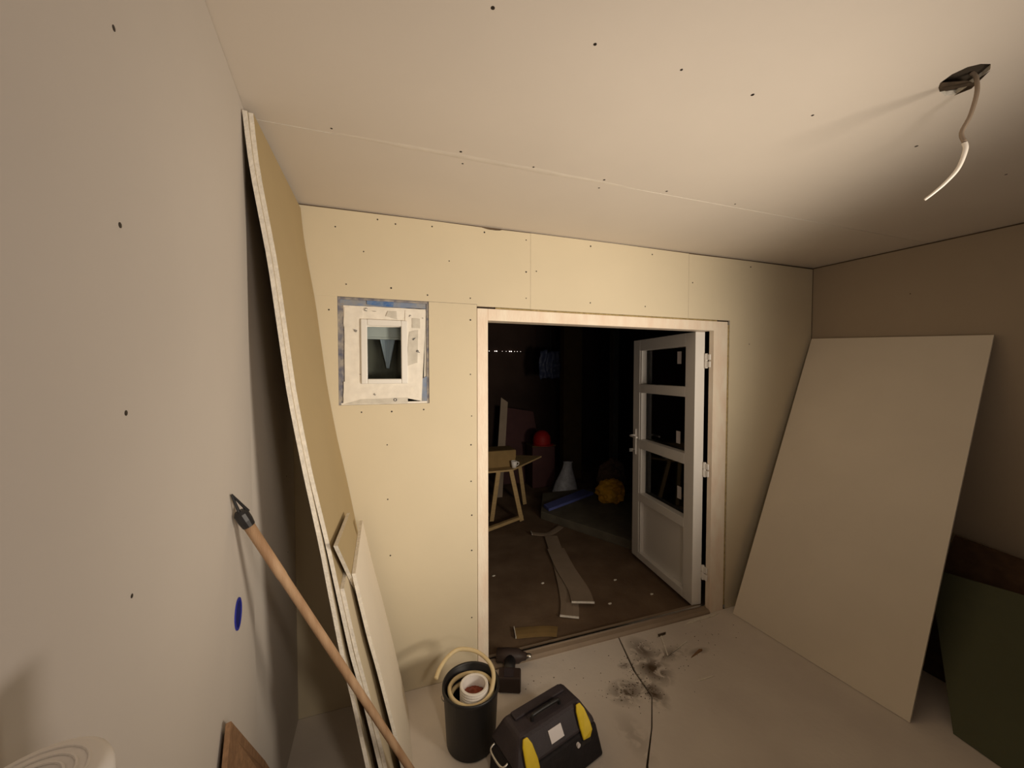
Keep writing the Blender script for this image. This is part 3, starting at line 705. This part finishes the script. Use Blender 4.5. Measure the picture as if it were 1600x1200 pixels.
# ================================================================== FLOOR DEBRIS IN THE ROOM
bm = nb()
for (x, y_, s, n_) in [(1.30, 1.66, .09, 90), (1.17, 1.69, .08, 50), (1.36, 1.80, .12, 80), (1.58, 1.80, .16, 60), (.85, 1.95, .25, 40), (2.0, 1.9, .2, 30)]:
    for i in range(n_):
        px, py = random.gauss(x, s*.6), random.gauss(y_, s*.6)
        if py > 2.0 or px < .6: continue
        r = random.uniform(.0012, .0042)
        v = [bm.verts.new((px+r*math.cos(a)*random.uniform(.6, 1.4), py+r*math.sin(a)*random.uniform(.6, 1.4), .0002)) for a in (0, 1.6, 3.1, 4.7)]
        t = bm.verts.new((px, py, r*.8))
        for k in range(4): bm.faces.new([v[k], v[(k+1) % 4], t])
        bm.faces.new(v)
o = obj('rubble_crumbs', bm, M['torn']); tag(o, 'brown crumbs of rubble scattered on the floor in front of the doorway', 'rubble'); o['kind'] = 'stuff'
def sliver(pts, h, label, m, name='floor_chip', cat='scrap', group='chips and slivers on the floor'):
    bm = nb(); prism(bm, [(x, y_, .0006) for x, y_ in pts], (0, 0, h), 0, 0)
    return tag(obj(name, bm, m), label, cat, group)
sliver([(1.56, 1.79), (1.575, 1.797), (1.80, 1.865), (1.795, 1.872)], .004, 'thin pale sliver on the floor by the rubble, lying level', M['gypsum'])
sliver([(1.598, 1.81), (1.607, 1.81), (1.70, 1.985), (1.690, 1.990)], .003, 'thin pale sliver on the floor pointing at the threshold', M['gypsum'])
sliver([(1.90, 1.995), (2.16, 2.005), (2.22, 2.018), (2.05, 2.022), (1.98, 2.018)], .006, 'small white chip on the floor at the right end of the threshold', M['gypsum'])
sliver([(1.66, 1.96), (1.72, 1.965), (1.735, 1.98), (1.67, 1.978)], .005, 'small dark chip on the floor just before the threshold', M['torn'])
sliver([(1.72, 1.750), (1.83, 1.775), (1.84, 1.785), (1.82, 1.79), (1.74, 1.760)], .004, 'brown flat chip on the floor right of the rubble', M['chipboard'])
sliver([(1.62, 1.60), (1.74, 1.60), (1.73, 1.607), (1.63, 1.608)], .003, 'short pale sliver on the floor nearest the large leaning sheet', M['gypsum'])

# ================================================================== DARK ROOM BEYOND
struct(obj('floor', box(nb(), -1.5, 5.5, D+.0855, 6.6, -.12, .0), M['outer_floor']))
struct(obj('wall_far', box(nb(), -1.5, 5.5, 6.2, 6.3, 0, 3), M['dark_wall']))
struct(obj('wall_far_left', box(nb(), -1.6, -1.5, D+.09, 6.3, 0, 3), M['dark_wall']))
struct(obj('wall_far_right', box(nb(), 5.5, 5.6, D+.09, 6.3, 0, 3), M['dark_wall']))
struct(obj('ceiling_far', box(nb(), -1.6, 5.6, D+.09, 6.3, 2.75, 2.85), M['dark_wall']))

# trestle table
tt = thing('trestle_table', 'pine trestle with a small top, seen through the doorway at left', 'table', (1.25, 3.98, 0))
bm = nb(); prism(bm, [(.85, 3.90, .62), (1.33, 3.90, .62), (1.90, 4.42, .62), (1.55, 4.60, .62), (.85, 4.45, .62)], (0, 0, .018), 0, 0)
obj('tabletop', bm, M['pine'], tt, world=True)
def bar(p, q, w_, d_, name='leg', parent=tt, m=M['pine']):
    p, q = Vector(p), Vector(q); t = (q-p).normalized(); u = t.cross(Vector((0, 1, 0))).normalized(); v = t.cross(u)
    bm = nb(); hexa(bm, [p+u*w_+v*d_, p-u*w_+v*d_, p-u*w_-v*d_, p+u*w_-v*d_, q+u*w_+v*d_, q-u*w_+v*d_, q-u*w_-v*d_, q+u*w_-v*d_])
    return obj(name, bm, m, parent, world=True)
bar((1.195, 3.98, .618), (1.150, 4.10, .02), .024, .015); bar((1.335, 3.97, .618), (1.475, 4.00, .02), .024, .015)
bar((.92, 4.3, .618), (.82, 4.42, .02), .024, .015); bar((1.60, 4.45, .618), (1.70, 4.5, .02), .024, .015)
bar((1.49, 4.02, .055), (1.02, 3.80, .055), .016, .020, 'stretcher'); bar((1.15, 4.13, .08), (.82, 4.40, .08), .016, .02, 'stretcher')
bx = thing('carton', 'brown carton on the trestle table behind the white cup', 'box', (1.22, 4.12, .638))
obj('body', box(nb(), -.28, .19, -.10, .15, .001, .19), M['carton'], bx, bevel=.004)
obj('flap', box(nb(), -.28, .19, -.112, -.102, .10, .188), M['carton'], bx)
cup = thing('cup', 'small white cup on the near corner of the trestle table', 'cup', (1.375, 3.97, .638))
bm = nb(); lathe(bm, [(0, .0), (.026, .001), (.036, .075), (.033, .075), (.024, .006), (0, .006)], seg=20); obj('body', bm, M['white_plastic'], cup, smooth=True)
bm = nb(); tube(bm, catmull([(.030, 0, .06), (.055, 0, .055), (.052, 0, .03), (.027, 0, .02)], 5), .004, 8); obj('handle', bm, M['white_plastic'], cup)
# leaning maroon panel with pale edge board
mp_ = thing('maroon_panel', 'dark maroon panel leaning up behind the carton in the dark room', 'board', (2.0, 5.5, 0))
bm = nb(); prism(bm, [(1.72, 5.45, .0), (2.42, 5.45, .0), (2.30, 5.70, 1.06), (1.80, 5.70, 1.15)], (0, .02, 0), 0, 0); obj('panel', bm, M['maroon'], mp_, world=True)
pb_ = thing('pale_plank', 'pale upright plank standing left of the maroon panel in the dark room', 'plank', (1.5, 4.95, 0))
bm = nb(); prism(bm, [(1.42, 4.90, .0), (1.53, 4.90, .0), (1.69, 5.15, 1.27), (1.59, 5.15, 1.34)], (0, .02, 0), 0, 0); obj('plank', bm, M['strip'], pb_, world=True)
# stool with red helmet
sl = thing('crate', 'dark crate under the red helmet in the dark room', 'crate', (2.22, 5.25, 0))
obj('body', box(nb(), -.16, .20, -.13, .13, .0, .60), M['maroon'], sl, bevel=.01)
obj('lid', box(nb(), -.17, .21, -.14, .14, .601, .625), M['brown_post'], sl, bevel=.004)
hl = thing('red_helmet', 'red safety helmet on the dark crate beyond the trestle table', 'helmet', (2.22, 5.16, .626))
bm = nb(); lathe(bm, [(.125, .0), (.135, .06), (.125, .13), (.09, .185), (.045, .212), (0, .218)], seg=24); lathe(bm, [(.125, .0), (0, .002)], seg=24); obj('shell', bm, M['red'], hl, smooth=True)
bm = nb(); lathe(bm, [(.12, .0), (.16, -.0), (.16, .010), (.12, .016)], c=(.02, 0, .001), seg=24); obj('brim', bm, M['red'], hl)
# white bag, blue plank, yellow bag and sack
bg = thing('white_bag', 'white plastic bag slumped on the far floor beyond the blue plank', 'bag', (2.40, 4.75, 0))
bm = nb(); r_ = []
prof = [(.17, .0), (.185, .05), (.15, .16), (.105, .27), (.072, .35), (.062, .42), (.075, .445)]
for j, (r, z) in enumerate(prof):
    r_.append([bm.verts.new((r*(1+.16*noise.noise(Vector((math.cos(a)*2, math.sin(a)*2, z*7))))*math.cos(a)+.10*z, r*.8*math.sin(a), z*1.02)) for a in [2*PI*k/28 for k in range(28)]])
for a, b in zip(r_[:-1], r_[1:]):
    for k in range(28): bm.faces.new([a[k], a[(k+1) % 28], b[(k+1) % 28], b[k]])
bm.faces.new(r_[0]); bm.faces.new(list(reversed(r_[-1])))
obj('body', bm, M['bag_white'], bg, smooth=True)
pl_ = thing('concrete_slab', 'low concrete slab on the far floor behind the open door', 'slab', (2.4, 3.6, 0))
bm = nb(); prism(bm, [(1.72, 4.02, .0), (2.26, 2.98, .0), (3.15, 3.20, .0), (3.15, 4.62, .0), (2.0, 4.62, .0)], (0, 0, .09), 0, 0); obj('slab', bm, M['concrete'], pl_, world=True, bevel=.006)
pl2 = thing('blue_plank', 'long blue plank lying on the low concrete slab', 'plank', (2.15, 4.1, .095))
bm = nb(); hexa(bm, [(1.80, 3.97, .096), (1.80, 4.12, .096), (2.54, 4.50, .096), (2.60, 4.33, .096), (1.80, 3.97, .125), (1.80, 4.12, .125), (2.54, 4.50, .125), (2.60, 4.33, .125)]); obj('board', bm, M['blue_plank'], pl2, world=True)
yb = thing('yellow_bag', 'crumpled yellow bag on the concrete slab beside the open door', 'bag', (2.66, 4.03, .091))
bm = nb(); blob(bm, (0, 0, .13), (.17, .15, .15), 4, .30, 5, 5, flat=-.128); obj('body', bm, M['bag_yellow'], yb)
sk = thing('brown_sack', 'brown sack slumped behind the yellow bag, next to the open door', 'sack', (2.92, 4.40, .091))
bm = nb(); blob(bm, (0, 0, .20), (.20, .13, .24), 4, .3, 4, 9, flat=-.198); obj('body', bm, M['sack'], sk)
# upright posts and hanging blue sheet
po = thing('grey_post', 'pale grey post standing in the dark, left of the open door', 'post', (3.35, 5.0, 0))
obj('shaft', box(nb(), -.05, .05, -.05, .05, 0, 2.74), M['post'], po, bevel=.004)
po = thing('brown_post', 'broad brown timber post in the middle of the dark room', 'post', (2.85, 5.45, 0))
obj('shaft', box(nb(), -.16, .16, -.07, .07, 0, 2.74), M['brown_post'], po, bevel=.004)
bsn = thing('blue_sheet', 'crumpled dark blue plastic sheet hanging high in the dark room', 'sheet', (2.45, 5.35, 1.60))
bm = nb(); g = []
for i in range(17):
    row = []
    for j in range(13):
        u, v = i/16-.5, j/12
        row.append(bm.verts.new((u*.40*(1-.35*abs(v-.4)), .06*noise.noise(Vector((u*7, v*5, 1)))+.03*math.sin(i*1.3), v*.42+.05*noise.noise(Vector((u*5, 2, v))))))
    g.append(row)
for i in range(16):
    for j in range(12): bm.faces.new([g[i][j], g[i+1][j], g[i+1][j+1], g[i][j+1]])
solid(bm, .004); obj('drape', bm, M['blue_sheet'], bsn, smooth=True)
bm = nb(); tube(bm, [(0, 0, .40), (0, .02, 1.15)], .004, 6); obj('cord', bm, M['wire'], bsn)
# string of lights
fl_ = thing('light_string', 'string of tiny white lights strung along the dark far wall, seen through the doorway', 'string light', (1.9, 6.18, 2.05))
pA_, pB_ = Vector((1.0, 6.193, 2.04)), Vector((2.45, 6.193, 2.04))
bm = nb(); tube(bm, [lerp(pA_, pB_, t)+Vector((0, 0, -.025*math.sin(t*PI*3)**2+.012)) for t in [i/24 for i in range(25)]], .003, 6); obj('cable', bm, M['wire'], fl_, world=True)
for x, r in ((1.655, .009), (1.70, .006), (1.80, .008), (1.83, .010), (1.93, .004), (2.0, .004), (2.06, .009), (2.09, .010), (2.15, .005), (2.20, .005), (2.26, .004)):
    bm = nb(); bmesh.ops.create_icosphere(bm, subdivisions=2, radius=r); bmesh.ops.translate(bm, verts=bm.verts, vec=(x, 6.18, 2.052)); obj('bulb', bm, M['led'], fl_, world=True)
# long strips lying on the outer floor
def curl_strip(name, pts, wd, label, lift, th=.004, m=None):
    root = thing(name, label, 'strip', (pts[0][0], pts[0][1], 0), 0, 'strips on the far floor')
    P = catmull([(x, y_, z) for x, y_, z in pts], 6); bm = nb(); rows = []
    for i, p in enumerate(P):
        t = (P[min(i+1, len(P)-1)]-P[max(0, i-1)]); t.z = 0; s = Vector((t.y, -t.x, 0)).normalized()
        rows.append([bm.verts.new(q) for q in (p-s*wd, p-s*wd*.4+Vector((0, 0, lift)), p+s*wd*.4+Vector((0, 0, lift)), p+s*wd)])
    for a, b in zip(rows[:-1], rows[1:]):
        for k in range(3): bm.faces.new([a[k], a[k+1], b[k+1], b[k]])
    solid(bm, th)
    obj('strip', bm, m or M['strip'], root, world=True)
    p = P[0]; t = (P[1]-P[0]); t.z = 0; t.normalize(); s = Vector((t.y, -t.x, 0))
    e = nb(); hexa(e, [p-s*wd-t*.006+Vector((0, 0, -.003)), p+s*wd-t*.006+Vector((0, 0, -.003)), p+s*wd-t*.001+Vector((0, 0, -.003)), p-s*wd-t*.001+Vector((0, 0, -.003)), p-s*wd-t*.006+Vector((0, 0, .010)), p+s*wd-t*.006+Vector((0, 0, .010)), p+s*wd-t*.001+Vector((0, 0, .010)), p-s*wd-t*.001+Vector((0, 0, .010))])
    obj('cut_edge', e, M['gypsum'], root, world=True); return root
curl_strip('floor_strip', [(1.205, 2.31, .012), (1.30, 2.50, .010), (1.44, 2.90, .010), (1.62, 3.52, .020)], .065, 'long pale strip on the far floor, its end nearest the threshold', .004)
curl_strip('floor_strip', [(1.352, 2.385, .040), (1.42, 2.58, .022), (1.47, 2.90, .020), (1.545, 3.25, .020)], .082, 'long pale strip lying over the other one on the far floor', .003)
curl_strip('floor_strip', [(1.45, 3.62, .030), (1.63, 3.60, .008), (1.82, 3.70, .022)], .035, 'short curled pale strip at the far end of the long strips', .002)
curl_strip('floor_strip', [(.80, 2.28, .010), (.98, 2.24, .010), (1.06, 2.20, .014)], .05, 'small dull piece of card on the far floor at the threshold, left', .003, m=M['carton'])
for x, y_, lab in [(1.203, 2.768, 'tiny white crumb on the far floor left of the long strips'), (1.56, 2.36, 'tiny white crumb on the far floor between strips and threshold'), (1.93, 2.36, 'tiny white flake on the far floor by the open door'), (1.78, 2.62, 'faint tiny crumb on the far floor in front of the door leaf'), (.86, 3.0, 'faint tiny crumb on the far floor near the left jamb')]:
    bm = nb(); blob(bm, (x, y_, .005), (.014, .008, .006), 2, .4, 4, x, flat=-.0048); tag(obj('crumb', bm, M['gypsum']), lab, 'crumb', 'white crumbs on the far floor')
